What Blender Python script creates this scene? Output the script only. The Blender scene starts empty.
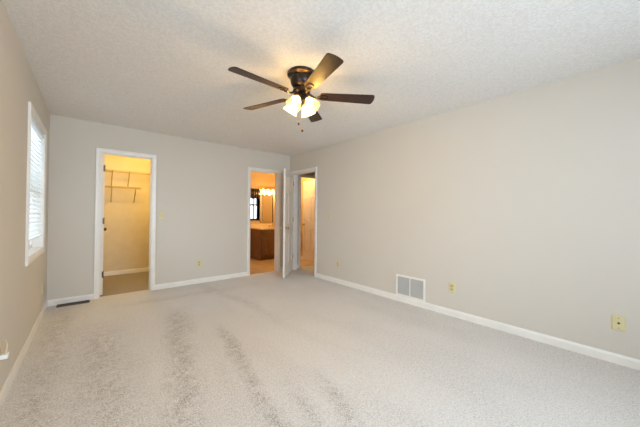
import bpy, bmesh, math, random
from mathutils import Matrix, Vector, Euler

random.seed(7)
scene = bpy.context.scene
COL = scene.collection
R = math.radians
PI = math.pi

# ------------------------------------------------------------------ camera
CAM_H = 1.197
cam_data = bpy.data.cameras.new('camera')
cam_data.sensor_fit = 'HORIZONTAL'
cam_data.sensor_width = 36.0
cam_data.lens = 268.62 / 640 * 36.0
cam_data.shift_y = -2.93 / 640
cam_data.clip_start = 0.02
cam = bpy.data.objects.new('camera', cam_data)
COL.objects.link(cam)
_a, _b, _c = R(40.4625), R(0.6991), R(0.4077)
F = Vector((math.sin(_a) * math.cos(_b), math.cos(_a) * math.cos(_b), math.sin(_b)))
RT = Vector((math.cos(_a), -math.sin(_a), 0))
UP = RT.cross(F)
R2 = RT * math.cos(_c) + UP * math.sin(_c)
U2 = UP * math.cos(_c) - RT * math.sin(_c)
cam.matrix_world = Matrix(((R2.x, U2.x, -F.x, 0), (R2.y, U2.y, -F.y, 0), (R2.z, U2.z, -F.z, CAM_H), (0, 0, 0, 1)))
scene.camera = cam

# ------------------------------------------------------------------ view, world, daylight
scene.view_settings.view_transform = 'Standard'
scene.view_settings.look = 'None'
scene.view_settings.gamma = 1
scene.view_settings.use_curve_mapping = False
scene.view_settings.exposure = 0.0
scene.cycles.use_denoising = True
scene.cycles.max_bounces = 12
scene.cycles.diffuse_bounces = 8
scene.cycles.sample_clamp_indirect = 6.0

world = bpy.data.worlds.new('overcast_sky')
scene.world = world
world.use_nodes = True
bg = world.node_tree.nodes['Background']
bg.inputs[0].default_value = (0.80, 0.90, 1.0, 1)
bg.inputs[1].default_value = 2.6

XL, XR, YB, H = -0.4125, 3.2622, 4.832, 2.44      # bedroom planes
YR = -2.2                                        # wall behind the camera
WT = 0.12                                         # wall thickness


def area(name, loc, rot, sx, sy, power, color, spread=180):
    l = bpy.data.lights.new(name, 'AREA')
    l.shape = 'RECTANGLE'
    l.size, l.size_y, l.energy, l.color = sx, sy, power, color
    l.spread = R(spread)
    o = bpy.data.objects.new(name, l)
    COL.objects.link(o)
    o.location = loc
    o.rotation_euler = rot
    return o


DAY = (0.69, 0.845, 1.0)
area('fill_light_rear', (1.15, YR - 0.11, 1.40), (R(90), 0, 0), 2.2, 1.2, 175, DAY)  # added fill from behind the camera, through an unseen window
area('fill_light_near_left', (XL - 0.15, 0.55, 1.43), (0, R(-68), 0), 1.2, 1.5, 26, DAY)  # added fill tilted down at the near floor, through an unseen window
area('daylight_far_left_window', (XL - 0.20, 3.85, 1.43), (0, R(-90), 0), 1.2, 0.9, 26, DAY)


# ------------------------------------------------------------------ materials
def mat(name, color, rough=0.6, metal=0.0, spec=0.5, bump=None, noise=None, emit=None, estr=0.0):
    """bump = (scale, strength, distance); noise = (scale, other colour, contrast)"""
    m = bpy.data.materials.new(name)
    m.use_nodes = True
    nt = m.node_tree
    p = nt.nodes['Principled BSDF']
    p.inputs['Base Color'].default_value = (*color, 1)
    p.inputs['Roughness'].default_value = rough
    p.inputs['Metallic'].default_value = metal
    p.inputs['Specular IOR Level'].default_value = spec
    tc = nt.nodes.new('ShaderNodeTexCoord')
    if noise is None:
        noise = (9, tuple(c * 0.95 for c in color), 0.3)
    n = nt.nodes.new('ShaderNodeTexNoise')
    n.inputs['Scale'].default_value = noise[0]
    n.inputs['Detail'].default_value = 3
    nt.links.new(tc.outputs['Object'], n.inputs['Vector'])
    cr = nt.nodes.new('ShaderNodeValToRGB')
    k = noise[2] / 2
    cr.color_ramp.elements[0].position = 0.5 - k
    cr.color_ramp.elements[1].position = 0.5 + k
    cr.color_ramp.elements[0].color = (*noise[1], 1)
    cr.color_ramp.elements[1].color = (*color, 1)
    nt.links.new(n.outputs[0], cr.inputs[0])
    nt.links.new(cr.outputs[0], p.inputs['Base Color'])
    if bump:
        b = nt.nodes.new('ShaderNodeBump')
        b.inputs['Strength'].default_value = bump[1]
        b.inputs['Distance'].default_value = bump[2]
        n2 = nt.nodes.new('ShaderNodeTexNoise')
        n2.inputs['Scale'].default_value = bump[0]
        n2.inputs['Detail'].default_value = 3
        nt.links.new(tc.outputs['Object'], n2.inputs['Vector'])
        nt.links.new(n2.outputs[0], b.inputs['Height'])
        nt.links.new(b.outputs[0], p.inputs['Normal'])
    if emit:
        p.inputs['Emission Color'].default_value = (*emit, 1)
        p.inputs['Emission Strength'].default_value = estr
    return m


M_wall = mat('greige_wall_paint', (0.60, 0.56, 0.495), 0.62, bump=(140, 0.06, 0.002), noise=(3, (0.59, 0.55, 0.485), 0.6))
M_ceil = mat('stippled_ceiling_paint', (0.81, 0.80, 0.78), 0.9, bump=(95, 0.5, 0.009), noise=(60, (0.73, 0.71, 0.68), 0.30))
M_trim = mat('white_trim_paint', (0.80, 0.775, 0.73), 0.35)
M_door = mat('white_door_paint', (0.78, 0.73, 0.67), 0.4)
M_cream = mat('ochre_bathroom_paint', (0.60, 0.45, 0.24), 0.6, bump=(140, 0.06, 0.002))
M_closet = mat('cream_closet_paint', (0.66, 0.58, 0.43), 0.7, bump=(140, 0.06, 0.002))
M_brass = mat('aged_brass', (0.62, 0.43, 0.16), 0.28, 1.0)
M_bronze = mat('dark_bronze', (0.045, 0.033, 0.028), 0.32, 0.85)
M_ivory = mat('ivory_plastic', (0.66, 0.58, 0.33), 0.4)
M_ivory_d = mat('darker_ivory_plastic', (0.48, 0.40, 0.18), 0.4)
M_black = mat('black_slot', (0.01, 0.01, 0.01), 0.5)
M_whitep = mat('white_plastic', (0.85, 0.85, 0.84), 0.35)
M_vent = mat('grey_louvre_metal', (0.50, 0.50, 0.48), 0.5)
M_ventback = mat('dark_duct_metal', (0.16, 0.16, 0.155), 0.7)
M_register = mat('brown_register_metal', (0.09, 0.06, 0.04), 0.5, 0.4)
M_wire = mat('coated_shelf_wire', (0.42, 0.30, 0.13), 0.45)
M_counter = mat('cultured_marble_cream', (0.78, 0.68, 0.48), 0.2, noise=(6, (0.70, 0.58, 0.38), 0.5))
M_dark = mat('dark_brown_frame', (0.035, 0.022, 0.015), 0.5)
M_slat = mat('white_blind_slat', (0.86, 0.87, 0.86), 0.5)
_nt = M_slat.node_tree
_t = _nt.nodes.new('ShaderNodeBsdfTranslucent')
_t.inputs[0].default_value = (0.85, 0.88, 0.88, 1)
_m = _nt.nodes.new('ShaderNodeMixShader')
_m.inputs[0].default_value = 0.35
_nt.links.new(_nt.nodes['Principled BSDF'].outputs[0], _m.inputs[1])
_nt.links.new(_t.outputs[0], _m.inputs[2])
_nt.links.new(_m.outputs[0], _nt.nodes['Material Output'].inputs[0])
M_iron = mat('dark_hinge_metal', (0.16, 0.13, 0.10), 0.4, 0.9)
M_outside = mat('roof_shingle', (0.2, 0.18, 0.16), 0.9)


def wood(name, c1, c2, axis, scale, rough):
    m = mat(name, c1, rough)
    nt = m.node_tree
    p = nt.nodes['Principled BSDF']
    tc = nt.nodes.new('ShaderNodeTexCoord')
    mp = nt.nodes.new('ShaderNodeMapping')
    s = [scale, scale, scale]
    s[axis] = scale * 0.07
    mp.inputs['Scale'].default_value = s
    n = nt.nodes.new('ShaderNodeTexNoise')
    n.inputs['Scale'].default_value = 1
    n.inputs['Detail'].default_value = 5
    n.inputs['Distortion'].default_value = 0.6
    cr = nt.nodes.new('ShaderNodeValToRGB')
    cr.color_ramp.elements[0].position = 0.36
    cr.color_ramp.elements[1].position = 0.64
    cr.color_ramp.elements[0].color = (*c2, 1)
    cr.color_ramp.elements[1].color = (*c1, 1)
    nt.links.new(tc.outputs['Object'], mp.inputs[0])
    nt.links.new(mp.outputs[0], n.inputs['Vector'])
    nt.links.new(n.outputs[0], cr.inputs[0])
    nt.links.new(cr.outputs[0], p.inputs['Base Color'])
    return m


M_vanity = wood('stained_oak', (0.22, 0.105, 0.030), (0.10, 0.046, 0.014), 2, 60, 0.3)
M_blade = wood('walnut_fan_blade', (0.042, 0.020, 0.015), (0.018, 0.009, 0.007), 0, 110, 0.40)
M_blade.node_tree.nodes['Principled BSDF'].inputs['Specular IOR Level'].default_value = 0.35


# worn or brushed lanes in the pile: start x,y, end x,y, half width, strength
LANES = [(0.84, 3.60, 0.43, 1.70, 0.11, 0.9), (1.04, 2.78, 0.82, 1.35, 0.06, 0.9), (1.12, 1.55, 0.95, 1.05, 0.06, 0.6),
         (0.06, 3.60, 0.10, 2.10, 0.20, 0.7), (-0.22, 4.4, -0.25, 2.2, 0.12, 0.7), (1.30, 1.45, 1.22, 1.20, 0.05, 0.9),
         (0.30, 4.30, 1.60, 4.20, 0.10, 0.5), (1.45, 4.60, 1.60, 3.2, 0.07, 0.5)]


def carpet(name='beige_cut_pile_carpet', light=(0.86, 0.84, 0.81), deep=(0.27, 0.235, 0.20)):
    m = bpy.data.materials.new(name)
    m.use_nodes = True
    nt = m.node_tree
    L = nt.links.new
    p = nt.nodes['Principled BSDF']
    p.inputs['Roughness'].default_value = 1.0
    p.inputs['Specular IOR Level'].default_value = 0.1
    p.inputs['Sheen Weight'].default_value = 0.15
    tc = nt.nodes.new('ShaderNodeTexCoord')

    def noise(scale, detail, vec=None, rough=0.5, dist=0.0):
        n = nt.nodes.new('ShaderNodeTexNoise')
        n.inputs['Scale'].default_value = scale
        n.inputs['Detail'].default_value = detail
        n.inputs['Roughness'].default_value = rough
        n.inputs['Distortion'].default_value = dist
        L(vec or tc.outputs['Object'], n.inputs['Vector'])
        return n.outputs[0]

    def ramp(src, a, b, lo=0.0, hi=1.0):
        r = nt.nodes.new('ShaderNodeMapRange')
        r.inputs[1].default_value, r.inputs[2].default_value = a, b
        r.inputs[3].default_value, r.inputs[4].default_value = lo, hi
        L(src, r.inputs[0])
        return r.outputs[0]

    def math_(op, a, b):
        n = nt.nodes.new('ShaderNodeMath')
        n.operation = op
        for i, v in enumerate((a, b)):
            if isinstance(v, (int, float)):
                n.inputs[i].default_value = v
            else:
                L(v, n.inputs[i])
        return n.outputs[0]

    mp = nt.nodes.new('ShaderNodeMapping')
    mp.inputs['Rotation'].default_value = (0, 0, R(14))
    mp.inputs['Scale'].default_value = (2.6, 0.55, 1)
    L(tc.outputs['Object'], mp.inputs[0])
    tracks = ramp(noise(1.25, 2, mp.outputs[0], 0.5, 0.5), 0.50, 0.64)      # brushed wear lanes
    blotch = ramp(noise(1.7, 3), 0.38, 0.62)
    speck = ramp(noise(105, 3, None, 0.85), 0.42, 0.58)                        # clumps of pile
    clump = ramp(noise(38, 3, None, 0.8), 0.40, 0.56)
    fine = ramp(noise(260, 2, None, 0.7), 0.35, 0.65)
    # darker specks are denser in the worn lanes
    sx = nt.nodes.new('ShaderNodeSeparateXYZ')
    L(tc.outputs['Object'], sx.inputs[0])
    wob = math_('MULTIPLY', math_('SUBTRACT', noise(2.2, 3), 0.5), 0.22)
    lanes = 0.0
    for (xa, ya, xb, yb, hw_, amt) in LANES:
        dx, dy = xb - xa, yb - ya
        ln = math.hypot(dx, dy)
        dx, dy = dx / ln, dy / ln
        px = math_('SUBTRACT', sx.outputs[0], xa)
        py = math_('SUBTRACT', sx.outputs[1], ya)
        across = math_('ADD', math_('SUBTRACT', math_('MULTIPLY', px, dy), math_('MULTIPLY', py, dx)), wob)
        along = math_('ADD', math_('MULTIPLY', px, dx), math_('MULTIPLY', py, dy))
        m1 = ramp(math_('ABSOLUTE', across, 0), hw_ * 0.1, hw_ * 1.5, 1, 0)
        m2 = math_('MULTIPLY', ramp(along, -0.25, 0.25), ramp(along, ln - 0.1, ln + 0.7, 1, 0))
        lanes = math_('MAXIMUM', lanes, math_('MULTIPLY', math_('MULTIPLY', m1, m2), amt))
    worn = math_('ADD', math_('MULTIPLY', lanes, ramp(noise(14, 4, None, 0.7), 0.38, 0.56, 0.15, 1.0)), math_('MULTIPLY', math_('ADD', tracks, blotch), 0.13))
    dark = math_('MULTIPLY', math_('SUBTRACT', 1.0, speck), math_('ADD', math_('MULTIPLY', worn, 0.52), 0.30))
    dark = math_('ADD', dark, math_('MULTIPLY', math_('SUBTRACT', 1.0, fine), 0.16))
    dark = math_('ADD', dark, math_('MULTIPLY', math_('SUBTRACT', 1.0, clump), math_('ADD', math_('MULTIPLY', worn, 0.16), 0.09)))
    mix = nt.nodes.new('ShaderNodeMix')
    mix.data_type = 'RGBA'
    mix.inputs[6].default_value = (*light, 1)
    mix.inputs[7].default_value = (*deep, 1)
    L(dark, mix.inputs[0])
    L(mix.outputs[2], p.inputs['Base Color'])
    b = nt.nodes.new('ShaderNodeBump')
    b.inputs['Strength'].default_value = 0.5
    b.inputs['Distance'].default_value = 0.01
    L(speck, b.inputs['Height'])
    L(b.outputs[0], p.inputs['Normal'])
    return m


M_carpet = carpet()
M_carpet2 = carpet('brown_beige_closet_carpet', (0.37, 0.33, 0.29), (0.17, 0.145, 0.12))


def tile():
    m = mat('tan_floor_tile', (0.62, 0.46, 0.27), 0.3)
    nt = m.node_tree
    p = nt.nodes['Principled BSDF']
    tc = nt.nodes.new('ShaderNodeTexCoord')
    br = nt.nodes.new('ShaderNodeTexBrick')
    br.offset = 0
    br.inputs['Scale'].default_value = 1
    br.inputs['Brick Width'].default_value = 0.3
    br.inputs['Row Height'].default_value = 0.3
    br.inputs['Mortar Size'].default_value = 0.006
    br.inputs['Color1'].default_value = (0.64, 0.48, 0.29, 1)
    br.inputs['Color2'].default_value = (0.56, 0.41, 0.24, 1)
    br.inputs['Mortar'].default_value = (0.33, 0.25, 0.16, 1)
    nt.links.new(tc.outputs['Object'], br.inputs['Vector'])
    nt.links.new(br.outputs[0], p.inputs['Base Color'])
    return m


M_tile = tile()

M_mirror = mat('mirror_glass', (0.93, 0.93, 0.91), 0.02, 1.0)
M_glass = bpy.data.materials.new('window_glass')
M_glass.use_nodes = True
_nt = M_glass.node_tree
_nt.nodes.remove(_nt.nodes['Principled BSDF'])
_t = _nt.nodes.new('ShaderNodeBsdfTransparent')
_g = _nt.nodes.new('ShaderNodeBsdfGlossy')
_g.inputs['Roughness'].default_value = 0.02
_f = _nt.nodes.new('ShaderNodeFresnel')
_m = _nt.nodes.new('ShaderNodeMixShader')
_nt.links.new(_f.outputs[0], _m.inputs[0])
_nt.links.new(_t.outputs[0], _m.inputs[1])
_nt.links.new(_g.outputs[0], _m.inputs[2])
_nt.links.new(_m.outputs[0], _nt.nodes['Material Output'].inputs[0])


def shade_glass(name, col, estr, transp=0.45):
    """lit frosted glass of a lamp shade"""
    m = bpy.data.materials.new(name)
    m.use_nodes = True
    nt = m.node_tree
    nt.nodes.remove(nt.nodes['Principled BSDF'])
    tl = nt.nodes.new('ShaderNodeBsdfTranslucent')
    tl.inputs[0].default_value = (0.55, 0.46, 0.28, 1)
    tp = nt.nodes.new('ShaderNodeBsdfTransparent')
    mx = nt.nodes.new('ShaderNodeMixShader')
    mx.inputs[0].default_value = transp
    em = nt.nodes.new('ShaderNodeEmission')
    em.inputs[1].default_value = estr
    # glow painted dimmer and more amber where the glass turns edge-on
    lw = nt.nodes.new('ShaderNodeLayerWeight')
    lw.inputs[0].default_value = 0.45
    cr = nt.nodes.new('ShaderNodeValToRGB')
    cr.color_ramp.elements[0].color = (*col, 1)
    cr.color_ramp.elements[1].color = (col[0] * 0.75, col[1] * 0.55, col[2] * 0.25, 1)
    nt.links.new(lw.outputs['Facing'], cr.inputs[0])
    nt.links.new(cr.outputs[0], em.inputs[0])
    ad = nt.nodes.new('ShaderNodeAddShader')
    nt.links.new(tl.outputs[0], mx.inputs[1])
    nt.links.new(tp.outputs[0], mx.inputs[2])
    nt.links.new(mx.outputs[0], ad.inputs[0])
    nt.links.new(em.outputs[0], ad.inputs[1])
    nt.links.new(ad.outputs[0], nt.nodes['Material Output'].inputs[0])
    return m


WARM = (1.0, 0.58, 0.15)
M_fanglass = shade_glass('lit_frosted_fan_shade', (1.0, 0.78, 0.36), 1.1, 0.22)
M_bathglass = shade_glass('lit_frosted_vanity_shade', (1.0, 0.72, 0.34), 1.5, 0.5)
M_bulb = mat('lit_bulb', (1, 0.9, 0.7), 0.4, emit=(1.0, 0.85, 0.55), estr=9)


# ------------------------------------------------------------------ mesh helpers
def box(bm, x0, x1, y0, y1, z0, z1):
    vs = [bm.verts.new((x, y, z)) for x in (x0, x1) for y in (y0, y1) for z in (z0, z1)]
    for q in ((0, 1, 3, 2), (4, 6, 7, 5), (0, 4, 5, 1), (2, 3, 7, 6), (0, 2, 6, 4), (1, 5, 7, 3)):
        bm.faces.new([vs[i] for i in q])
    return vs


def bbox(x0, x1, y0, y1, z0, z1):
    bm = bmesh.new()
    box(bm, x0, x1, y0, y1, z0, z1)
    return bm


def frustum(bm, x0, x1, z0, z1, y0, y1, ins):
    """raised panel: base rectangle at y0, inset rectangle at y1"""
    a = [bm.verts.new(v) for v in ((x0, y0, z0), (x1, y0, z0), (x1, y0, z1), (x0, y0, z1))]
    b = [bm.verts.new(v) for v in ((x0 + ins, y1, z0 + ins), (x1 - ins, y1, z0 + ins), (x1 - ins, y1, z1 - ins), (x0 + ins, y1, z1 - ins))]
    bm.faces.new(b)
    bm.faces.new(a[::-1])
    for i in range(4):
        bm.faces.new((a[i], a[(i + 1) % 4], b[(i + 1) % 4], b[i]))


def lathe(bm, prof, n=32, axis=Matrix(), wave=None):
    """profile of (r, z) spun round z, then transformed by axis; wave(i, n, k) scales the radius"""
    rings = []
    for k, (r, z) in enumerate(prof):
        if r < 1e-6:
            rings.append([bm.verts.new(axis @ Vector((0, 0, z)))])
        else:
            rings.append([bm.verts.new(axis @ Vector((r * (wave(i, n, k) if wave else 1) * math.cos(2 * PI * i / n),
                                                      r * (wave(i, n, k) if wave else 1) * math.sin(2 * PI * i / n), z))) for i in range(n)])
    for a, b in zip(rings, rings[1:]):
        for i in range(n):
            j = (i + 1) % n
            if len(a) == 1 and len(b) == 1:
                continue
            if len(a) == 1:
                bm.faces.new((a[0], b[j], b[i]))
            elif len(b) == 1:
                bm.faces.new((a[i], a[j], b[0]))
            else:
                bm.faces.new((a[i], a[j], b[j], b[i]))


def tube(bm, pts, r, n=8):
    pts = [Vector(p) for p in pts]
    rings = []
    for i, p in enumerate(pts):
        d = (pts[min(i + 1, len(pts) - 1)] - pts[max(i - 1, 0)]).normalized()
        u = d.orthogonal().normalized() if i == 0 else (pu - d * pu.dot(d)).normalized()
        pu = u
        v = d.cross(u)
        rings.append([bm.verts.new(p + (u * math.cos(2 * PI * k / n) + v * math.sin(2 * PI * k / n)) * r) for k in range(n)])
    for a, b in zip(rings, rings[1:]):
        for k in range(n):
            bm.faces.new((a[k], a[(k + 1) % n], b[(k + 1) % n], b[k]))
    bm.faces.new(rings[0][::-1])
    bm.faces.new(rings[-1])


def prism(bm, outline, z0, z1):
    a = [bm.verts.new((x, y, z0)) for x, y in outline]
    b = [bm.verts.new((x, y, z1)) for x, y in outline]
    bm.faces.new(a[::-1])
    bm.faces.new(b)
    n = len(a)
    for i in range(n):
        bm.faces.new((a[i], a[(i + 1) % n], b[(i + 1) % n], b[i]))


def obj(name, bm, m, parent=None, bevel=0, smooth=None, solid=0):
    bmesh.ops.recalc_face_normals(bm, faces=bm.faces)
    me = bpy.data.meshes.new(name)
    bm.to_mesh(me)
    bm.free()
    me.materials.append(m)
    if smooth:
        me.polygons.foreach_set('use_smooth', [True] * len(me.polygons))
        me.set_sharp_from_angle(angle=R(smooth))
    o = bpy.data.objects.new(name, me)
    COL.objects.link(o)
    if parent:
        o.parent = parent
    if solid:
        s = o.modifiers.new('solid', 'SOLIDIFY')
        s.thickness = solid
    if bevel:
        b = o.modifiers.new('bevel', 'BEVEL')
        b.width = bevel
        b.segments = 2
        b.limit_method = 'ANGLE'
    return o


def tag(o, label=None, cat=None, group=None, kind=None):
    for k, v in (('label', label), ('category', cat), ('group', group), ('kind', kind)):
        if v:
            o[k] = v
    return o


def thing(name, loc, rz, label, cat, group=None, kind=None):
    o = bpy.data.objects.new(name, None)
    o.empty_display_size = 0.1
    COL.objects.link(o)
    o.location = loc
    o.rotation_euler = (0, 0, rz)
    return tag(o, label, cat, group, kind)


def struct(name, bm, m, label=None, cat=None, **k):
    return tag(obj(name, bm, m, **k), label, cat, kind='structure')


def dup(root, loc, rz, label, cat=None):
    r = root.copy()
    COL.objects.link(r)
    r.location = loc
    r.rotation_euler = (0, 0, rz)
    r['label'] = label
    for ch in list(root.children):
        c = ch.copy()
        COL.objects.link(c)
        c.parent = r
        for g in list(ch.children):
            d = g.copy()
            COL.objects.link(d)
            d.parent = c
    return r


# ------------------------------------------------------------------ room shell
def wall_mesh(axis, a0, a1, p0, p1, holes, z1=H + 0.0):
    """wall slab along an axis ('x' or 'y'), thickness p0..p1, holes = [(u0,u1,z0,z1)]"""
    bm = bmesh.new()
    cuts = sorted(holes)

    def bx(u0, u1, za, zb):
        if u1 - u0 < 1e-5 or zb - za < 1e-5:
            return
        if axis == 'x':
            box(bm, u0, u1, p0, p1, za, zb)
        else:
            box(bm, p0, p1, u0, u1, za, zb)
    u = a0
    for (h0, h1, za, zb) in cuts:
        bx(u, h0, 0, z1)
        bx(h0, h1, 0, za)
        bx(h0, h1, zb, z1)
        u = h1
    bx(u, a1, 0, z1)
    return bm


HEAD = 2.033
JT = 0.018
CL = (0.100, 0.708)       # closet clear opening
BA = (2.350, 2.963)       # bathroom clear opening
EN = (3.976, 4.716)       # entry clear opening (on the right wall)
HB = (3.560, 4.180)       # second bathroom doorway, off the hall
CLY, BAY = 6.465, 6.70    # back planes of closet and bathroom
BXW, BXE = 2.0, 4.22      # bathroom west and east planes
CXE = 1.45                # closet east plane

WIN = (3.364, 4.338, 0.800, 2.066)      # far-left window clear opening (y0,y1,z0,z1)
WIN2 = (-0.20, 1.30, 0.800, 2.066)  # unseen opening, added for the near left fill light
BW = (2.96, 3.52, 1.02, 1.84)           # bathroom window

struct('floor', bbox(XL - WT, 5.3, YR - WT, YB + 0.085, -0.06, 0), M_carpet, 'beige cut pile bedroom carpet with darker worn lanes', 'carpet')
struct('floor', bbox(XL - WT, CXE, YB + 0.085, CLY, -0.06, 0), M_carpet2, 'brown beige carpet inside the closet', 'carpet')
struct('floor', bbox(CXE + WT, BXE + WT, YB + 0.085, BAY, -0.06, 0), M_tile, 'tan tiled bathroom floor', 'floor')
struct('ceiling', bbox(XL - WT, 5.3, YR - WT, BAY + WT, H, H + 0.06), M_ceil, 'white stippled ceiling', 'ceiling')

struct('wall_left', wall_mesh('y', YR - WT, CLY + WT, XL - WT, XL,
       [(WIN2[0] - JT, WIN2[1] + JT, WIN2[2] - JT, WIN2[3] + JT), (WIN[0] - JT, WIN[1] + JT, WIN[2] - JT, WIN[3] + JT)]), M_wall,
       'greige left wall holding the blind-covered window', 'wall')
struct('wall_back', wall_mesh('x', XL, 5.3, YB, YB + WT,
       [(CL[0] - JT, CL[1] + JT, 0, HEAD + JT), (BA[0] - JT, BA[1] + JT, 0, HEAD + JT), (HB[0] - JT, HB[1] + JT, 0, HEAD + JT)]), M_wall,
       'greige back wall with closet and bathroom doorways', 'wall')
struct('wall_right', wall_mesh('y', YR - WT, YB, XR, XR + WT, [(EN[0] - JT, EN[1] + JT, 0, HEAD + JT)]), M_wall,
       'long greige right wall with the return vent and entry doorway', 'wall')
RW = (0.05, 2.25, 0.80, 2.0)  # unseen window opening, added for the rear fill light
struct('wall_rear', wall_mesh('x', XL, XR, YR - WT, YR, [RW]), M_wall, 'greige wall behind the camera', 'wall')
# closet shell
struct('wall_closet_back', bbox(XL, CXE + WT, CLY, CLY + WT, 0, H), M_closet, 'cream closet wall behind the wire shelves', 'wall')
struct('wall_closet_right', bbox(CXE, CXE + WT, YB + WT, CLY, 0, H), M_closet)
# bathroom shell
struct('wall_bathroom_back', wall_mesh('x', BXW, BXE + WT, BAY, BAY + WT, [BW]), M_cream, 'cream bathroom wall behind the mirror', 'wall')
struct('wall_bathroom_left', bbox(BXW - WT, BXW, YB + WT, BAY + WT, 0, H), M_cream)
struct('wall_bathroom_right', bbox(BXE, BXE + WT, YB + WT, BAY, 0, H), M_cream)
# hall shell
struct('wall_hall_right', bbox(5.2, 5.3, 2.4, YB, 0, H), M_wall)
struct('wall_hall_front', bbox(XR + WT, 5.2, 2.3, 2.4, 0, H), M_wall)


# ---- casings: profile (distance out from the opening, thickness)
def casing(bm, to3, path_in, path_dir, prof):
    """mitred sweep; path_in = inner corner points (u,z), path_dir = outward mitre vectors"""
    rings = []
    for (u, z), (du, dz) in zip(path_in, path_dir):
        rings.append([bm.verts.new(to3(u + du * d, z + dz * d, t)) for d, t in prof])
    for a, b in zip(rings, rings[1:]):
        for k in range(len(prof)):
            l = (k + 1) % len(prof)
            bm.faces.new((a[k], a[l], b[l], b[k]))
    return rings


PROF = [(0, 0), (0, 0.008), (0.008, 0.011), (0.012, 0.011), (0.018, 0.015), (0.040, 0.018), (0.050, 0.018), (0.055, 0.013), (0.055, 0)]
REV = 0.005


def door_casing(bm, to3, u0, u1, h):
    pin = [(u0 - REV, 0), (u0 - REV, h + REV), (u1 + REV, h + REV), (u1 + REV, 0)]
    pd = [(-1, 0), (-1, 1), (1, 1), (1, 0)]
    r = casing(bm, to3, pin, pd, PROF)
    bm.faces.new(r[0])
    bm.faces.new(r[-1][::-1])


def back_front(u, z, t): return (u, YB - t, z)
def back_behind(u, z, t): return (u, YB + WT + t, z)
def right_front(u, z, t): return (XR - t, u, z)
def right_behind(u, z, t): return (XR + WT + t, u, z)


def doorway_trim(name, axis, u0, u1, p0, p1, f1, f2, stop_at, label):
    bm = bmesh.new()
    door_casing(bm, f1, u0, u1, HEAD)
    door_casing(bm, f2, u0, u1, HEAD)

    def bx(a0, a1, b0, b1, z0, z1):
        if axis == 'x':
            box(bm, a0, a1, b0, b1, z0, z1)
        else:
            box(bm, b0, b1, a0, a1, z0, z1)
    bx(u0 - JT, u0, p0, p1, 0, HEAD + JT)
    bx(u1, u1 + JT, p0, p1, 0, HEAD + JT)
    bx(u0, u1, p0, p1, HEAD, HEAD + JT)
    s0, s1 = stop_at
    bx(u0, u0 + 0.010, s0, s1, 0, HEAD)
    bx(u1 - 0.010, u1, s0, s1, 0, HEAD)
    bx(u0 + 0.010, u1 - 0.010, s0, s1, HEAD - 0.010, HEAD)
    return struct(name, bm, M_trim, label, 'door frame', smooth=25)


doorway_trim('trim_1', 'x', *CL, YB, YB + WT, back_front, back_behind, (YB + 0.045, YB + 0.08), 'white casing around the yellow-lit closet doorway')
doorway_trim('trim_2', 'x', *BA, YB, YB + WT, back_front, back_behind, (YB + 0.045, YB + 0.08), 'white casing around the bathroom doorway with the wooden vanity beyond')
doorway_trim('trim_3', 'y', *EN, XR, XR + WT, right_front, right_behind, (XR + 0.04, XR + 0.075), 'white casing around the entry doorway in the right wall')
doorway_trim('trim_4', 'x', *HB, YB, YB + WT, back_front, back_behind, (YB + 0.045, YB + 0.08), 'white frame of the far doorway across the hall')


def sash_window(name, axis, u0, u1, z0, z1, p_in, p_out, face3, label, frame_mat=M_trim, cased=True, cols=3):
    mw = 0.008 if cased else 0.014
    """p_in = plane of the room face, p_out = outer side; the root is the casing+jamb frame"""
    sg = 1 if p_out > p_in else -1

    def bxs(bm, a0, a1, d0, d1, za, zb):
        b0, b1 = sorted((p_in + sg * d0, p_in + sg * d1))
        if axis == 'x':
            box(bm, a0, a1, b0, b1, za, zb)
        else:
            box(bm, b0, b1, a0, a1, za, zb)
    bm = bmesh.new()
    bxs(bm, u0 - JT, u0, 0, WT, z0 - JT, z1 + JT)
    bxs(bm, u1, u1 + JT, 0, WT, z0 - JT, z1 + JT)
    bxs(bm, u0, u1, 0, WT, z1, z1 + JT)
    bxs(bm, u0, u1, 0, WT, z0 - JT, z0)
    if cased:
        pin = [(u0 - REV, z0 - REV), (u0 - REV, z1 + REV), (u1 + REV, z1 + REV), (u1 + REV, z0 - REV), (u0 - REV, z0 - REV)]
        pd = [(-1, -1), (-1, 1), (1, 1), (1, -1), (-1, -1)]
        casing(bm, face3, pin, pd, PROF)
    root = struct(name, bm, frame_mat, label, 'window', smooth=25)
    zm = (z0 + z1) / 2
    for (za, zb, d) in ((z0, zm + 0.015, 0.080), (zm - 0.015, z1, 0.098)):
        bm = bmesh.new()
        w = 0.035
        bxs(bm, u0, u0 + w, d, d + 0.018, za, zb)
        bxs(bm, u1 - w, u1, d, d + 0.018, za, zb)
        bxs(bm, u0 + w, u1 - w, d, d + 0.018, za, za + w)
        bxs(bm, u0 + w, u1 - w, d, d + 0.018, zb - w, zb)
        for k in range(1, cols):
            c = u0 + w + (u1 - u0 - 2 * w) * k / cols
            bxs(bm, c - mw, c + mw, d + 0.001, d + 0.017, za + w, zb - w)
        s = obj('window_sash', bm, frame_mat, root)
        bm = bmesh.new()
        bxs(bm, u0 + w, u1 - w, d + 0.008, d + 0.011, za + w, zb - w)
        obj('window_pane', bm, M_glass, s)
    return root


sash_window('window_1', 'y', *WIN, XL, XL - WT, lambda u, z, t: (XL + t, u, z), 'white-cased window on the left wall with raised-slat blind')
sash_window('added_window_2', 'y', *WIN2, XL, XL - WT, lambda u, z, t: (XL + t, u, z), 'unseen wide window added on the left wall to light the room beside the camera')
sash_window('added_window_3', 'x', *RW, YR, YR - WT, lambda u, z, t: (u, YR + t, z), 'unseen wide window added in the rear wall to light the room')
sash_window('window_4', 'x', BW[0], BW[1], BW[2], BW[3], BAY, BAY + WT, lambda u, z, t: (u, BAY - t, z),
            'dark-framed bathroom window left of the mirror', M_dark, False, 5)


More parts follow.
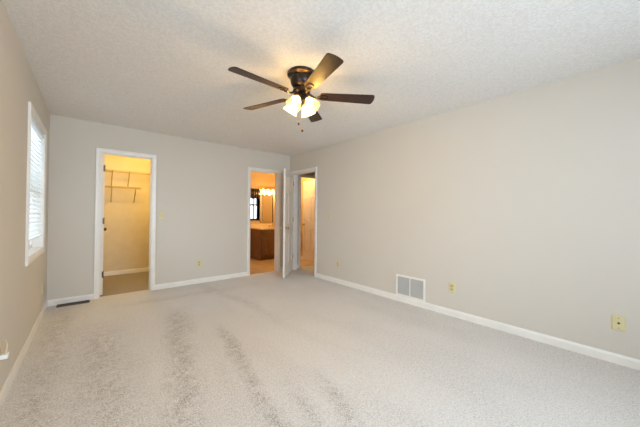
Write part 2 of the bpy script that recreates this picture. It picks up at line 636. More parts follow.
# ---- baseboards
def base_run(bm, to3, runs, h=0.079):
    prof = [(0, 0), (0.012, 0), (0.012, h - 0.02), (0.009, h - 0.010), (0.005, h), (0, h)]
    for u0, u1 in runs:
        a = [bm.verts.new(to3(u0, z, t)) for t, z in prof]
        b = [bm.verts.new(to3(u1, z, t)) for t, z in prof]
        bm.faces.new(a[::-1])
        bm.faces.new(b)
        for i in range(len(prof)):
            j = (i + 1) % len(prof)
            bm.faces.new((a[i], a[j], b[j], b[i]))


C0 = 0.060
for nm, f, runs in (
    ('baseboard_left', lambda u, z, t: (XL + t, u, z), [(YR, YB)]),
    ('baseboard_back', back_front, [(XL + 0.012, CL[0] - C0), (CL[1] + C0, BA[0] - C0), (BA[1] + C0, XR - 0.012)]),
    ('baseboard_right', right_front, [(YR, EN[0] - C0), (EN[1] + C0, YB)]),
    ('baseboard_rear', lambda u, z, t: (u, YR + t, z), [(XL + 0.012, XR - 0.012)]),
    ('baseboard_closet', lambda u, z, t: (u, CLY - t, z), [(XL, CXE)]),
    ('baseboard_bathroom', lambda u, z, t: (BXE - t, u, z), [(YB + WT + 0.02, 6.12)]),
    ('baseboard_hall', back_front, [(XR + WT, HB[0] - C0), (HB[1] + C0, 5.2)]),
):
    bm = bmesh.new()
    base_run(bm, f, runs)
    struct(nm, bm, M_trim)

# metal strips between carpet and tile
struct('trim_5', bbox(BA[0], BA[1], YB + 0.070, YB + 0.100, 0, 0.004), M_brass)
struct('trim_6', bbox(HB[0], HB[1], YB + 0.070, YB + 0.100, 0, 0.004), M_brass)


# ------------------------------------------------------------------ six-panel doors
def door_leaf(w, h=2.02, t=0.035):
    """leaf from x=0 (hinge) to x=w, thickness centred on y=0, z from 0"""
    bm = bmesh.new()
    st = 0.105 if w > 0.65 else 0.085
    mid = w / 2
    cols = [(st, mid - 0.045), (mid + 0.045, w - st)]
    rows = [(0.24, 0.79), (0.975, 1.585), (1.69, 1.905)]
    T = t / 2
    box(bm, 0, st, -T, T, 0, h)
    box(bm, w - st, w, -T, T, 0, h)
    box(bm, cols[0][1], cols[1][0], -T, T, 0, h)
    for c0, c1 in cols:
        zs = [0] + [z for r in rows for z in r] + [h]
        for k in range(0, len(zs), 2):
            box(bm, c0, c1, -T, T, zs[k], zs[k + 1])
        for z0, z1 in rows:
            box(bm, c0, c1, -T + 0.010, T - 0.010, z0, z1)
            for s in (-1, 1):
                # ogee edge then raised field
                frustum(bm, c0 + 0.016, c1 - 0.016, z0 + 0.016, z1 - 0.016, s * (T - 0.010), s * (T - 0.002), 0.020)
    return bm


def knob_bm(side, T=0.0175):
    bm = bmesh.new()
    ax = Matrix.Rotation(R(90) * (-side), 4, 'X')     # z -> side * y
    ax = Matrix.Rotation(R(-90) * side, 4, 'X')
    prof = [(0, T), (0.032, T), (0.032, T + 0.004), (0.026, T + 0.008), (0.011, T + 0.012), (0.010, T + 0.026), (0.020, T + 0.032),
            (0.027, T + 0.043), (0.026, T + 0.054), (0.016, T + 0.062), (0, T + 0.064)]
    lathe(bm, prof, 24, ax)
    return bm


def make_door(name, hinge, ang, w, label, knob_mat, hinge_side, kz=0.915):
    t = thing(name, hinge, ang, label, 'door', kind='structure')
    obj('door_leaf', door_leaf(w), M_door, t, bevel=0.0015)
    for s in (-1, 1):
        k = obj('door_knob', knob_bm(s), knob_mat, t, smooth=40)
        k.location = (w - 0.065, 0, kz)
    for z in (0.29, 1.06, 1.82):
        bm = bmesh.new()
        lathe(bm, [(0, -0.045), (0.0065, -0.045), (0.0065, 0.045), (0.004, 0.050), (0, 0.050)], 12)
        box(bm, 0.0, 0.001, min(0, hinge_side * 0.016), max(0, hinge_side * 0.016), -0.042, 0.042)
        hg = obj('hinge', bm, M_iron, t)
        hg.location = (-0.002, -hinge_side * 0.0195, z)
    return t


# leaves open: bedroom entry door 45 degrees into the room
ang = math.atan2(4.195 - 4.705, 2.722 - 3.25)
make_door('door_1', (3.238, 4.700, 0.012), ang, 0.735, 'white six-panel entry door standing half open into the bedroom', M_brass, -1)
# closet door folded back into the closet
make_door('door_2', (0.126, YB + WT + 0.012, 0.012), R(91.0), 0.60, 'white closet door swung inward along the left jamb', M_iron, 1)
# door beyond the hall
a3 = math.atan2(5.62 - 5.02, 4.185 - 4.135)
make_door('door_3', (4.150, YB + WT + 0.02, 0.008), a3, 0.62, 'white six-panel door lit orange, seen through the entry doorway', M_brass, 1)


# ------------------------------------------------------------------ ceiling fan
FX, FY = 1.405, 1.911
fan = thing('ceiling_fan', (FX, FY, H), 0, 'dark bronze flush-mount ceiling fan with five walnut blades and lit glass shades', 'ceiling fan')
bm = bmesh.new()
lathe(bm, [(0, 0), (0.123, 0), (0.126, -0.006), (0.126, -0.024), (0.114, -0.032), (0.100, -0.038), (0.096, -0.044), (0.100, -0.050),
           (0.099, -0.074), (0.093, -0.100), (0.078, -0.122), (0.060, -0.132), (0, -0.132)], 48)
obj('motor_housing', bm, M_bronze, fan, smooth=35)
bm = bmesh.new()
lathe(bm, [(0, -0.131), (0.055, -0.131), (0.055, -0.142), (0.074, -0.148), (0.078, -0.158), (0.076, -0.172), (0.060, -0.180), (0.045, -0.184), (0, -0.184)], 40)
obj('flywheel', bm, M_bronze, fan, smooth=35)
bm = bmesh.new()
lathe(bm, [(0, -0.183), (0.036, -0.183), (0.044, -0.206), (0.046, -0.232), (0.050, -0.240), (0.058, -0.246), (0.058, -0.256),
           (0.044, -0.268), (0.020, -0.276), (0.010, -0.288), (0.006, -0.298), (0, -0.300)], 40)
obj('light_fitter', bm, M_bronze, fan, smooth=35)

BZ = -0.190


def blade_outline():
    pts = []
    r0, r1 = 0.165, 0.660
    w0, w1 = 0.050, 0.066
    # root with rounded corners, straight flanks, tip slightly crowned with round corners
    c = 0.022
    for a in range(180, 271, 30):
        pts.append((r0 + c + c * math.cos(R(a)), -w0 + c + c * math.sin(R(a))))
    c = 0.024
    for a in range(270, 361, 18):
        pts.append((r1 - 0.006 - c + c * math.cos(R(a)), -w1 + c + c * math.sin(R(a))))
    for k in range(1, 6):
        y = -w1 + c + (2 * w1 - 2 * c) * k / 6
        pts.append((r1 - 0.006 + 0.006 * (1 - (y / (w1 - c)) ** 2), y))
    for a in range(0, 91, 18):
        pts.append((r1 - 0.006 - c + c * math.cos(R(a)), w1 - c + c * math.sin(R(a))))
    c = 0.022
    for a in range(90, 181, 30):
        pts.append((r0 + c + c * math.cos(R(a)), w0 - c + c * math.sin(R(a))))
    return pts


PITCH = R(-12)
for k in range(5):
    bm = bmesh.new()
    prism(bm, blade_outline(), -0.003, 0.003)
    bl = obj('fan_blade', bm, M_blade, fan, bevel=0.0012)
    rot = Matrix.Rotation(R(-105.8 + 72 * k), 4, 'Z') @ Matrix.Rotation(PITCH, 4, 'X')
    bl.matrix_local = Matrix.Translation((0, 0, BZ - 0.008)) @ rot
    # blade iron: arm from the flywheel, fork and open oval medallion under the blade
    bm = bmesh.new()
    tube(bm, [(0.060, 0, 0.022), (0.085, 0, 0.008), (0.110, 0, -0.010), (0.135, 0, -0.014), (0.160, 0, -0.010)], 0.0085, 10)
    n = 28
    for (rx, ry, cx, hz) in ((0.042, 0.030, 0.200, 0.0045),):
        ring = []
        for i in range(n):
            a = 2 * PI * i / n
            ring.append([(cx + (rx + d) * math.cos(a), (ry + d) * math.sin(a), z) for d, z in
                         ((0, -0.0031), (0, -0.0031 - hz * 1.6), (-0.011, -0.0031 - hz * 1.6), (-0.011, -0.0031))])
        vs = [[bm.verts.new(v) for v in q] for q in ring]
        for i in range(n):
            A, B = vs[i], vs[(i + 1) % n]
            for j in range(4):
                bm.faces.new((A[j], A[(j + 1) % 4], B[(j + 1) % 4], B[j]))
    for s in (-1, 1):
        tube(bm, [(0.128, 0, -0.013), (0.148, s * 0.012, -0.011), (0.168, s * 0.024, -0.008)], 0.006, 8)
        lathe(bm, [(0, -0.013), (0.005, -0.012), (0.0065, -0.0095), (0.0065, -0.003)], 12, Matrix.Translation((0.200, s * 0.026, 0)))
    lathe(bm, [(0, -0.013), (0.005, -0.012), (0.0065, -0.0095), (0.0065, -0.003)], 12, Matrix.Translation((0.237, 0, 0)))
    obj('blade_iron', bm, M_bronze, bl, smooth=40)

# four tulip shades on short arms
for k in range(4):
    a = R(-159 + 90 * k)
    dirh = Vector((math.cos(a), math.sin(a), 0))
    tilt = R(36)                                # axis leans out from straight down
    axis_v = (dirh * math.sin(tilt) + Vector((0, 0, -math.cos(tilt)))).normalized()
    base = dirh * 0.050 + Vector((0, 0, -0.224))
    q = axis_v.to_track_quat('Z', 'Y').to_matrix().to_4x4()
    ax = Matrix.Translation(base) @ q
    bm = bmesh.new()
    tube(bm, [dirh * 0.030 + Vector((0, 0, -0.226)), dirh * 0.040 + Vector((0, 0, -0.222)), base], 0.008, 10)
    lathe(bm, [(0, -0.006), (0.020, -0.004), (0.024, 0.006), (0.026, 0.024), (0.022, 0.024), (0, 0.022)], 24, ax)
    arm = obj('shade_holder', bm, M_bronze, fan, smooth=40)
    bm = bmesh.new()
    lathe(bm, [(0.023, 0.012), (0.026, 0.024), (0.036, 0.042), (0.046, 0.064), (0.050, 0.084), (0.053, 0.100), (0.060, 0.116), (0.067, 0.126)], 48, ax,
          wave=lambda i, n, k: 1 + (0.05 * math.cos(2 * PI * i * 8 / n)) * (k / 7) ** 2)
    sh = obj('lamp_shade', bm, M_fanglass, fan, smooth=60)
    bm = bmesh.new()
    lathe(bm, [(0, 0.02), (0.011, 0.024), (0.012, 0.040), (0.022, 0.058), (0.026, 0.074), (0.020, 0.090), (0, 0.098)], 20, ax)
    obj('bulb', bm, M_bulb, sh, smooth=60)
    l = bpy.data.lights.new('fan_bulb_light', 'POINT')
    l.energy = 12.5
    l.color = WARM
    l.shadow_soft_size = 0.03
    lo = bpy.data.objects.new('fan_bulb_light', l)
    COL.objects.link(lo)
    lo.parent = fan
    lo.location = ax @ Vector((0, 0, 0.108))

for (dx, dy, ln) in ((-0.010, 0.026, 0.165), (0.021, 0.012, 0.225)):
    bm = bmesh.new()
    nb = int(ln / 0.006)
    for i in range(nb):
        bmesh.ops.create_icosphere(bm, subdivisions=1, radius=0.0012, matrix=Matrix.Translation((dx, dy, -0.268 - i * 0.0058)))
    ch = obj('pull_chain', bm, M_bronze, fan)
    bm = bmesh.new()
    ze = -0.268 - nb * 0.0058
    lathe(bm, [(0, 0.002), (0.003, 0), (0.0075, -0.010), (0.009, -0.022), (0.006, -0.031), (0, -0.033)], 16, Matrix.Translation((dx, dy, ze)))
    obj('chain_pendant', bm, M_bronze, ch, smooth=50)


# ------------------------------------------------------------------ wall plates  (local: x along wall, -y into the room)
def plate_bm(w=0.072, h=0.117, t=0.006):
    bm = bmesh.new()
    box(bm, -w / 2, w / 2, -t * 0.4, 0, -h / 2, h / 2)
    frustum(bm, -w / 2, w / 2, -h / 2, h / 2, -t * 0.4, -t, 0.005)
    return bm


def screw(bm, z, y=-0.006):
    lathe(bm, [(0, 0.0015), (0.003, 0.001), (0.0035, 0)], 12, Matrix.Translation((0, y, z)) @ Matrix.Rotation(R(90), 4, 'X'))


def make_outlet(loc, rz, label):
    t = thing('electrical_outlet', loc, rz, label, 'outlet', 'ivory outlets around the room')
    obj('cover_plate', plate_bm(), M_ivory, t)
    for s in (-1, 1):
        bm = bmesh.new()
        out = [(0.017 * math.cos(R(a)), max(-0.0135, min(0.0135, 0.017 * math.sin(R(a))))) for a in range(0, 360, 12)]
        prism(bm, out, 0, 0.003)
        bm.transform(Matrix.Translation((0, -0.0058, s * 0.0195)) @ Matrix.Rotation(R(90), 4, 'X'))
        r = obj('receptacle', bm, M_ivory_d, t)
        bm = bmesh.new()
        for dx, hh in ((-0.006, 0.008), (0.006, 0.0065)):
            box(bm, dx - 0.0012, dx + 0.0012, -0.0092, -0.0086, s * 0.0195 + 0.002 - hh / 2 + 0.001, s * 0.0195 + 0.002 + hh / 2 + 0.001)
        lathe(bm, [(0, 0.0006), (0.0022, 0.0006), (0.0022, 0)], 10, Matrix.Translation((0, -0.0087, s * 0.0195 - 0.0075)) @ Matrix.Rotation(R(90), 4, 'X'))
        obj('slot', bm, M_black, r)
    bm = bmesh.new()
    screw(bm, 0)
    obj('screw', bm, M_ivory_d, t)
    return t


outlet = make_outlet((1.416, YB, 0.333), 0, 'ivory outlet low on the back wall between the closet and bathroom doorways')
dup(outlet, (XR, 3.335, 0.332), R(-90), 'ivory outlet low on the right wall, just right of the entry doorway')
dup(outlet, (XR, 1.408, 0.337), R(-90), 'ivory outlet low on the right wall, just right of the return vent')
dup(outlet, (XL, 4.428, 0.333), R(90), 'ivory outlet low on the left wall below the window, near the corner')
dup(outlet, (XL, 2.475, 0.345), R(90), 'ivory outlet on the left wall at the photo edge, holding a white plug')


def make_switch(loc, rz, label):
    t = thing('light_switch', loc, rz, label, 'light switch', 'ivory light switches')
    obj('cover_plate', plate_bm(), M_ivory, t)
    bm = bmesh.new()
    box(bm, -0.005, 0.005, -0.0068, -0.005, -0.012, 0.012)
    obj('toggle_slot', bm, M_ivory_d, t)
    bm = bmesh.new()
    frustum(bm, -0.0045, 0.0045, -0.001, 0.010, -0.006, -0.018, 0.0012)
    obj('toggle', bm, M_ivory_d, t)
    bm = bmesh.new()
    screw(bm, 0.030)
    obj('screw', bm, M_ivory_d, t)
    bm = bmesh.new()
    screw(bm, -0.030)
    obj('screw', bm, M_ivory_d, t)
    return t


sw = make_switch((0.849, YB, 1.150), 0, 'ivory light switch on the back wall beside the closet doorway')
dup(sw, (XR, 3.585, 1.154), R(-90), 'ivory light switch on the right wall beside the entry doorway')

t = thing('cable_jack', (XR, 0.089, 0.331), R(-90), 'ivory wall plate with a dark coaxial jack low on the right wall', 'wall plate')
obj('cover_plate', plate_bm(0.076, 0.122, 0.008), M_ivory, t)
bm = bmesh.new()
lathe(bm, [(0.0085, 0), (0.0085, 0.003), (0.0055, 0.003), (0.0055, 0.010), (0.004, 0.010), (0, 0.009)], 6, Matrix.Translation((0, -0.008, 0)) @ Matrix.Rotation(R(90), 4, 'X'))
obj('coaxial_jack', bm, M_black, t)
bm = bmesh.new()
screw(bm, 0.040, -0.008)
obj('screw', bm, M_iron, t)
bm = bmesh.new()
screw(bm, -0.040, -0.008)
obj('screw', bm, M_iron, t)

# white plug with its cord in the near left outlet
pl = thing('power_plug', (XL, 2.475, 0.3255), R(90), 'white plug with a looped ivory cord in the left wall outlet', 'plug')
bm = bmesh.new()
box(bm, -0.020, 0.020, -0.044, -0.0095, -0.013, 0.013)
obj('plug_body', bm, M_whitep, pl, bevel=0.003)
bm = bmesh.new()
pts = []
for i in range(15):
    s = i / 14
    pts.append((-0.004 + 0.016 * math.sin(s * 3.0), -0.030 - 0.006 * math.sin(s * PI), 0.013 + 0.080 * s))
tube(bm, pts, 0.0032, 8)
obj('plug_cord', bm, M_ivory, pl, smooth=60)

# ------------------------------------------------------------------ return air vent
v = thing('return_air_vent', (XR, 1.955, 0.083), R(-90), 'white two-panel return air vent low on the right wall above the baseboard', 'air vent')
W2, VH = 0.214, 0.284
bm = bmesh.new()
fw = 0.024
for (a, b, c, d) in ((-W2, -W2 + fw, 0, VH), (W2 - fw, W2, 0, VH), (-W2 + fw, W2 - fw, 0, fw), (-W2 + fw, W2 - fw, VH - fw, VH)):
    box(bm, a, b, -0.012, 0, c, d)
obj('vent_frame', bm, M_trim, v, bevel=0.002)
bm = bmesh.new()
box(bm, -0.006, 0.006, -0.011, -0.0005, fw, VH - fw)
obj('centre_bar', bm, M_trim, v)
obj('backing', bbox(-W2 + fw, W2 - fw, -0.0008, -0.0002, fw, VH - fw), M_ventback, v)
for (a, b) in ((-W2 + fw, -0.006), (0.006, W2 - fw)):
    bm = bmesh.new()
    n = 20
    for i in range(n):
        z = fw + (VH - 2 * fw) * (i + 0.5) / n
        vs = [bm.verts.new(q) for q in ((a, -0.0095, z - 0.006), (b, -0.0095, z - 0.006), (b, -0.001, z + 0.006), (a, -0.001, z + 0.006),
                                        (a, -0.0095, z - 0.0048), (b, -0.0095, z - 0.0048), (b, -0.001, z + 0.0072), (a, -0.001, z + 0.0072))]
        for f in ((0, 1, 2, 3), (7, 6, 5, 4), (0, 4, 5, 1), (1, 5, 6, 2), (2, 6, 7, 3), (3, 7, 4, 0)):
            bm.faces.new([vs[j] for j in f])
    obj('louvre_panel', bm, M_vent, v)

# ------------------------------------------------------------------ floor register
fr = thing('floor_register', (-0.155, 4.755, 0), 0, 'brown metal floor register in the carpet against the back wall baseboard', 'floor vent')
bm = bmesh.new()
w, d = 0.160, 0.055
for (a, b, c, e) in ((-w, w, -d, -d + 0.014), (-w, w, d - 0.014, d), (-w, -w + 0.016, -d + 0.014, d - 0.014), (w - 0.016, w, -d + 0.014, d - 0.014), (-w + 0.016, w - 0.016, -0.003, 0.003)):
    box(bm, a, b, c, e, 0.0, 0.010)
obj('register_frame', bm, M_register, fr, bevel=0.002)
bm = bmesh.new()
n = 26
for i in range(n):
    x = -w + 0.016 + (2 * w - 0.032) * (i + 0.5) / n
    for (c, e) in ((-d + 0.014, -0.003), (0.003, d - 0.014)):
        box(bm, x - 0.0016, x + 0.0016, c, e, 0.002, 0.008)
obj('register_louvres', bm, M_register, fr)
obj('duct_opening', bbox(-w + 0.016, w - 0.016, -d + 0.014, d - 0.014, 0.0005, 0.0015), M_black, fr)

# ------------------------------------------------------------------ window blind (inside the far left window recess)
b = thing('window_blind', (XL - 0.030, (WIN[0] + WIN[1]) / 2, WIN[2]), 0, 'white horizontal slat blind hanging in the left wall window', 'window blind')
hw = (WIN[1] - WIN[0]) / 2 - 0.006
hh = WIN[3] - WIN[2]
obj('headrail', bbox(-0.024, 0.024, -hw, hw, hh - 0.045, hh - 0.002), M_slat, b, bevel=0.002)
bm = bmesh.new()
z = 0.175
while z < hh - 0.06:
    tl = R(-38) + random.uniform(-0.03, 0.03)
    c, s = math.cos(tl) * 0.024, math.sin(tl) * 0.024
    sec = []
    for kx in (-1, -0.5, 0, 0.5, 1):
        sec.append((kx * c, kx * s + 0.0025 * (1 - kx * kx)))
    A = [[bm.verts.new((x, y, z + dz + o)) for x, dz in sec] for y in (-hw, hw) for o in (0, 0.0022)]
    a0, a1, b0, b1 = A
    for i in range(4):
        bm.faces.new((a0[i], a0[i + 1], b0[i + 1], b0[i]))
        bm.faces.new((a1[i], b1[i], b1[i + 1], a1[i + 1]))
        bm.faces.new((a0[i], a1[i], a1[i + 1], a0[i + 1]))
        bm.faces.new((b0[i], b0[i + 1], b1[i + 1], b1[i]))
    bm.faces.new((a0[0], b0[0], b1[0], a1[0]))
    bm.faces.new((a0[4], a1[4], b1[4], b0[4]))
    z += 0.044
obj('slats', bm, M_slat, b, smooth=50)
obj('bottom_rail', bbox(-0.022, 0.022, -hw, hw, 0.128, 0.146), M_slat, b, bevel=0.003)
for yy in (-0.30, 0.0, 0.30):
    bm = bmesh.new()
    for xx in (-0.025, 0.025):
        tube(bm, [(xx, yy, 0.13), (xx, yy, hh - 0.04)], 0.0012, 6)
    obj('ladder_cord', bm, M_whitep, b)


# ------------------------------------------------------------------ closet wire shelves
def wire_shelf(x0, x1, z, label, brackets, drop):
    dep = 0.30
    t = thing('wire_shelf', ((x0 + x1) / 2, CLY, z), 0, label, 'shelf', 'wire shelves in the closet')
    h = (x1 - x0) / 2
    cx = (x0 + x1) / 2
    bm = bmesh.new()
    for y, zz, r in ((-0.006, 0, 0.004), (-dep * 0.5, -0.003, 0.0035), (-dep, 0, 0.0048), (-dep, -0.028, 0.0048)):
        tube(bm, [(-h, y, zz), (h, y, zz)], r, 6)
    n = int((x1 - x0) / 0.026)
    for i in range(n + 1):
        x = -h + (x1 - x0) * i / n
        tube(bm, [(x, -0.004, 0.003), (x, -dep + 0.003, 0.003), (x, -dep - 0.003, -0.002), (x, -dep - 0.003, -0.028)], 0.0022, 5)
    obj('wire_deck', bm, M_wire, t, smooth=60)
    for bx_ in brackets:
        bm = bmesh.new()
        tube(bm, [(bx_ - cx, -dep + 0.002, -0.006), (bx_ - cx, -0.012, -drop + 0.035), (bx_ - cx, -0.004, -drop + 0.015)], 0.0075, 8)
        box(bm, bx_ - cx - 0.010, bx_ - cx + 0.010, -0.004, 0, -drop, -drop + 0.038)
        lathe(bm, [(0, -0.014), (0.008, -0.014), (0.008, 0.010), (0, 0.010)], 10, Matrix.Translation((bx_ - cx, -dep, -0.008)))
        obj('support_brace', bm, M_wire, t, smooth=40)
    return t


wire_shelf(XL + 0.01, CXE - 0.01, 1.972, 'long upper wire shelf spanning the closet back wall', (0.292, 0.548, 1.10), 0.270)
wire_shelf(XL + 0.01, 0.735, 1.676, 'shorter lower wire shelf beneath the long one in the closet', (0.288, 0.650), 0.292)

cl = thing('closet_light', (0.70, 5.45, H), 0, 'small bare-bulb ceiling light inside the closet', 'ceiling light')
bm = bmesh.new()
lathe(bm, [(0, 0), (0.055, 0), (0.055, -0.012), (0.030, -0.030), (0.022, -0.045), (0, -0.045)], 28)
obj('lampholder', bm, M_whitep, cl, smooth=40)
bm = bmesh.new()
lathe(bm, [(0, -0.044), (0.013, -0.046), (0.014, -0.060), (0.030, -0.090), (0.030, -0.108), (0.018, -0.128), (0, -0.134)], 24)
obj('bulb', bm, M_bulb, cl, smooth=60)
l = bpy.data.lights.new('closet_bulb_light', 'POINT')
l.energy = 38
l.color = (1.0, 0.66, 0.18)
l.shadow_soft_size = 0.05
lo = bpy.data.objects.new('closet_bulb_light', l)
COL.objects.link(lo)
lo.parent = cl
lo.location = (0, 0, -0.19)

# ------------------------------------------------------------------ bathroom vanity
VX0, VX1, VY = 3.275, BXE - 0.002, 6.135
VHT = 0.785
va = thing('vanity_cabinet', (VX0, BAY, 0), 0, 'brown stained wooden vanity cabinet seen through the bathroom doorway', 'cabinet')
w = VX1 - VX0
dp = BAY - VY - 0.001
bm = bmesh.new()
for q in ((0, 0.018, -dp, -0.001, 0, VHT), (w - 0.018, w, -dp, -0.001, 0, VHT), (0.018, w - 0.018, -0.007, -0.001, 0.085, VHT),
          (0.018, w - 0.018, -dp, -0.007, 0.085, 0.10), (0.018, w - 0.018, -dp, -dp + 0.018, 0.10, VHT), (0.018, w - 0.018, -dp + 0.06, -dp + 0.075, 0, 0.085)):
    box(bm, *q)
obj('cabinet_body', bm, M_vanity, va, bevel=0.002)
for k in range(2):
    a = 0.035 + k * (w - 0.04) / 2
    e = a + (w - 0.04) / 2 - 0.035
    for nm, z0, z1 in (('drawer_front', 0.655, 0.760), ('cabinet_door', 0.125, 0.630)):
        bm = bmesh.new()
        y0 = -dp - 0.001
        st = 0.050 if nm == 'cabinet_door' else 0.0
        if st:
            box(bm, a, a + st, y0 - 0.020, y0, z0, z1)
            box(bm, e - st, e, y0 - 0.018, y0, z0, z1)
            box(bm, a + st, e - st, y0 - 0.018, y0, z0, z0 + st)
            box(bm, a + st, e - st, y0 - 0.018, y0, z1 - st, z1)
            box(bm, a + st, e - st, y0 - 0.004, y0, z0 + st, z1 - st)
            frustum(bm, a + st + 0.010, e - st - 0.010, z0 + st + 0.010, z1 - st - 0.010, y0 - 0.004, y0 - 0.016, 0.028)
        else:
            box(bm, a, e, y0 - 0.012, y0, z0, z1)
            frustum(bm, a, e, z0, z1, y0 - 0.012, y0 - 0.018, 0.010)
        d = obj(nm, bm, M_vanity, va, bevel=0.0015)
ct = thing('vanity_countertop', (VX0, BAY, VHT), 0, 'cream cultured marble countertop on the brown vanity', 'countertop')
SX = 3.875 - VX0        # basin centre
bm = bmesh.new()
# top with an oval basin cut out
n = 40
rim = [(SX + 0.19 * math.cos(2 * PI * i / n), -0.30 + 0.135 * math.sin(2 * PI * i / n)) for i in range(n)]


def to_edge(x, y):
    dx, dy = x - SX, y + 0.30
    x0, x1, y0, y1 = -0.012, w, -dp - 0.025, 0
    ts = []
    if dx > 1e-9: ts.append((x1 - SX) / dx)
    if dx < -1e-9: ts.append((x0 - SX) / dx)
    if dy > 1e-9: ts.append((y1 + 0.30) / dy)
    if dy < -1e-9: ts.append((y0 + 0.30) / dy)
    k = min(ts)
    return SX + dx * k, -0.30 + dy * k


T = 0.030
ri = [bm.verts.new((x, y, T)) for x, y in rim]
ro = [bm.verts.new((*to_edge(x, y), T)) for x, y in rim]
rb = [bm.verts.new((v_.co.x, v_.co.y, 0.0)) for v_ in ro]
for i in range(n):
    j = (i + 1) % n
    bm.faces.new((ri[i], ri[j], ro[j], ro[i]))
    bm.faces.new((ro[i], ro[j], rb[j], rb[i]))
for cx_, cy_ in ((-0.012, -dp - 0.025), (w, -dp - 0.025), (-0.012, 0), (w, 0)):
    # square the corners left by the radial fan
    near = sorted(range(n), key=lambda i: (ro[i].co.x - cx_) ** 2 + (ro[i].co.y - cy_) ** 2)
    i = near[0]
    ro[i].co.x, ro[i].co.y = cx_, cy_
    rb[i].co.x, rb[i].co.y = cx_, cy_
prev = ri
for s, dz in ((0.95, -0.02), (0.85, -0.07), (0.6, -0.105), (0.25, -0.12)):
    cur = [bm.verts.new((SX + (x - SX) * s, -0.30 + (y + 0.30) * s, T + dz)) for x, y in rim]
    for i in range(n):
        j = (i + 1) % n
        bm.faces.new((prev[i], prev[j], cur[j], cur[i]))
    prev = cur
bm.faces.new(prev)
obj('counter_slab', bm, M_counter, ct, smooth=35)
obj('backsplash', bbox(-0.012, w, -0.020, -0.001, T, T + 0.095), M_counter, ct, bevel=0.003)

fc = thing('sink_faucet', (3.875, BAY - 0.095, VHT + T + 0.0005), 0, 'small brass faucet on the vanity countertop', 'faucet')
bm = bmesh.new()
lathe(bm, [(0, 0), (0.026, 0), (0.026, 0.006), (0.016, 0.014), (0.013, 0.07), (0, 0.075)], 20)
tube(bm, [(0, 0, 0.055), (0, -0.03, 0.085), (0, -0.07, 0.092), (0, -0.10, 0.080), (0, -0.108, 0.062)], 0.009, 10)
obj('spout', bm, M_brass, fc, smooth=50)
for s in (-1, 1):
    bm = bmesh.new()
    lathe(bm, [(0, 0), (0.022, 0), (0.018, 0.012), (0.012, 0.030), (0.024, 0.040), (0.024, 0.055), (0.012, 0.062), (0, 0.063)], 16, Matrix.Translation((s * 0.085, 0, 0)))
    obj('faucet_handle', bm, M_brass, fc, smooth=50)

mr = thing('wall_mirror', (3.725, BAY, 0.935), 0, 'frameless wall mirror above the vanity countertop', 'mirror')
obj('mirror_glass', bbox(-0.190, 0.200, -0.006, -0.001, 0.0, 0.80), M_mirror, mr)
obj('mirror_edge', bbox(0.200, 0.225, -0.014, -0.001, 0.0, 0.80), M_dark, mr)

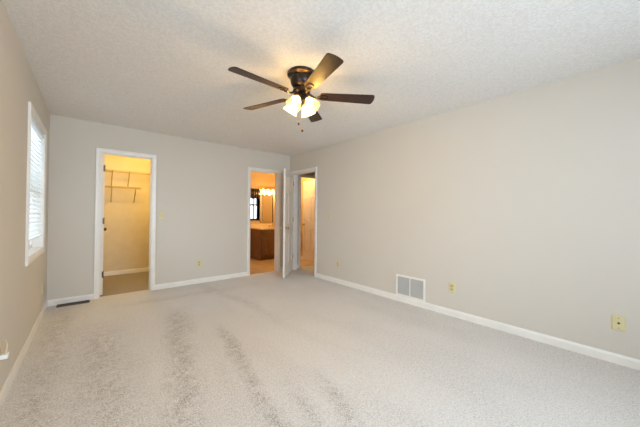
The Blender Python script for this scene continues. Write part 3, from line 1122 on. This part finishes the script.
vl = thing('vanity_light', (3.80, BAY, 1.90), 0, 'brass vanity light bar with glowing glass shades above the mirror', 'wall light')
obj('backplate', bbox(-0.30, 0.30, -0.022, -0.001, -0.045, 0.045), M_brass, vl, bevel=0.006)
for i in range(4):
    x = -0.225 + 0.15 * i
    bm = bmesh.new()
    tube(bm, [(x, -0.02, 0), (x, -0.06, 0.012), (x, -0.09, 0.006), (x, -0.105, -0.015)], 0.006, 8)
    lathe(bm, [(0, 0.012), (0.02, 0.008), (0.024, -0.012), (0, -0.014)], 16, Matrix.Translation((x, -0.105, -0.02)))
    obj('shade_arm', bm, M_brass, vl, smooth=50)
    bm = bmesh.new()
    lathe(bm, [(0.020, -0.010), (0.032, -0.030), (0.045, -0.060), (0.052, -0.090), (0.062, -0.112)], 40, Matrix.Translation((x, -0.105, -0.02)),
          wave=lambda i_, n_, k_: 1 + 0.05 * math.cos(2 * PI * i_ * 8 / n_) * (k_ / 4) ** 2)
    sh = obj('lamp_shade', bm, M_bathglass, vl, smooth=60)
    bm = bmesh.new()
    lathe(bm, [(0, -0.012), (0.012, -0.02), (0.024, -0.05), (0.024, -0.07), (0, -0.088)], 16, Matrix.Translation((x, -0.105, -0.02)))
    obj('bulb', bm, M_bulb, sh, smooth=60)
    if True:
        l = bpy.data.lights.new('vanity_bulb_light', 'POINT')
        l.energy = 5
        l.color = (1.0, 0.56, 0.18)
        l.shadow_soft_size = 0.03
        lo = bpy.data.objects.new('vanity_bulb_light', l)
        COL.objects.link(lo)
        lo.parent = vl
        lo.location = (x, -0.105, -0.14)

bl_ = thing('added_bathroom_light', (3.72, 5.25, H), 0, 'unseen round flush ceiling light added to brighten the bathroom', 'ceiling light')  # out of view, added to light the vanity front and hall door
bm = bmesh.new()
lathe(bm, [(0, 0), (0.13, 0), (0.13, -0.02), (0.12, -0.025), (0, -0.025)], 36)
obj('light_base', bm, M_brass, bl_, smooth=40)
bm = bmesh.new()
lathe(bm, [(0.118, -0.025), (0.112, -0.05), (0.085, -0.08), (0.045, -0.098), (0, -0.103)], 36)
obj('glass_dome', bm, M_bathglass, bl_, smooth=60)
l = bpy.data.lights.new('bathroom_fill_light', 'POINT')  # fill lamp of the added ceiling fixture
l.energy = 34
l.color = (1.0, 0.60, 0.22)
l.shadow_soft_size = 0.06
lo = bpy.data.objects.new('bathroom_fill_light', l)
COL.objects.link(lo)
lo.parent = bl_
lo.location = (0, 0, -0.15)

# dark valance over the bathroom window
vc = thing('window_valance', (3.23, BAY, 1.60), 0, 'dark fabric valance across the top of the bathroom window', 'curtain')
bm = bmesh.new()
n = 40
for f in range(1):
    top = [bm.verts.new((-0.29 + 0.57 * i / n, -0.03 + 0.010 * math.sin(i * 1.3), 0.26)) for i in range(n + 1)]
    bot = [bm.verts.new((-0.29 + 0.57 * i / n, -0.03 + 0.014 * math.sin(i * 1.3), 0.0 + 0.01 * math.sin(i * 0.4))) for i in range(n + 1)]
    for i in range(n):
        bm.faces.new((top[i], top[i + 1], bot[i + 1], bot[i]))
obj('valance_cloth', bm, M_dark, vc, smooth=80, solid=0.003)
bm = bmesh.new()
tube(bm, [(-0.29, -0.03, 0.262), (0.28, -0.03, 0.262)], 0.006, 10)
for x in (-0.27, 0.26):
    tube(bm, [(x, 0, 0.262), (x, -0.03, 0.262)], 0.005, 8)
obj('curtain_rod', bm, M_iron, vc)
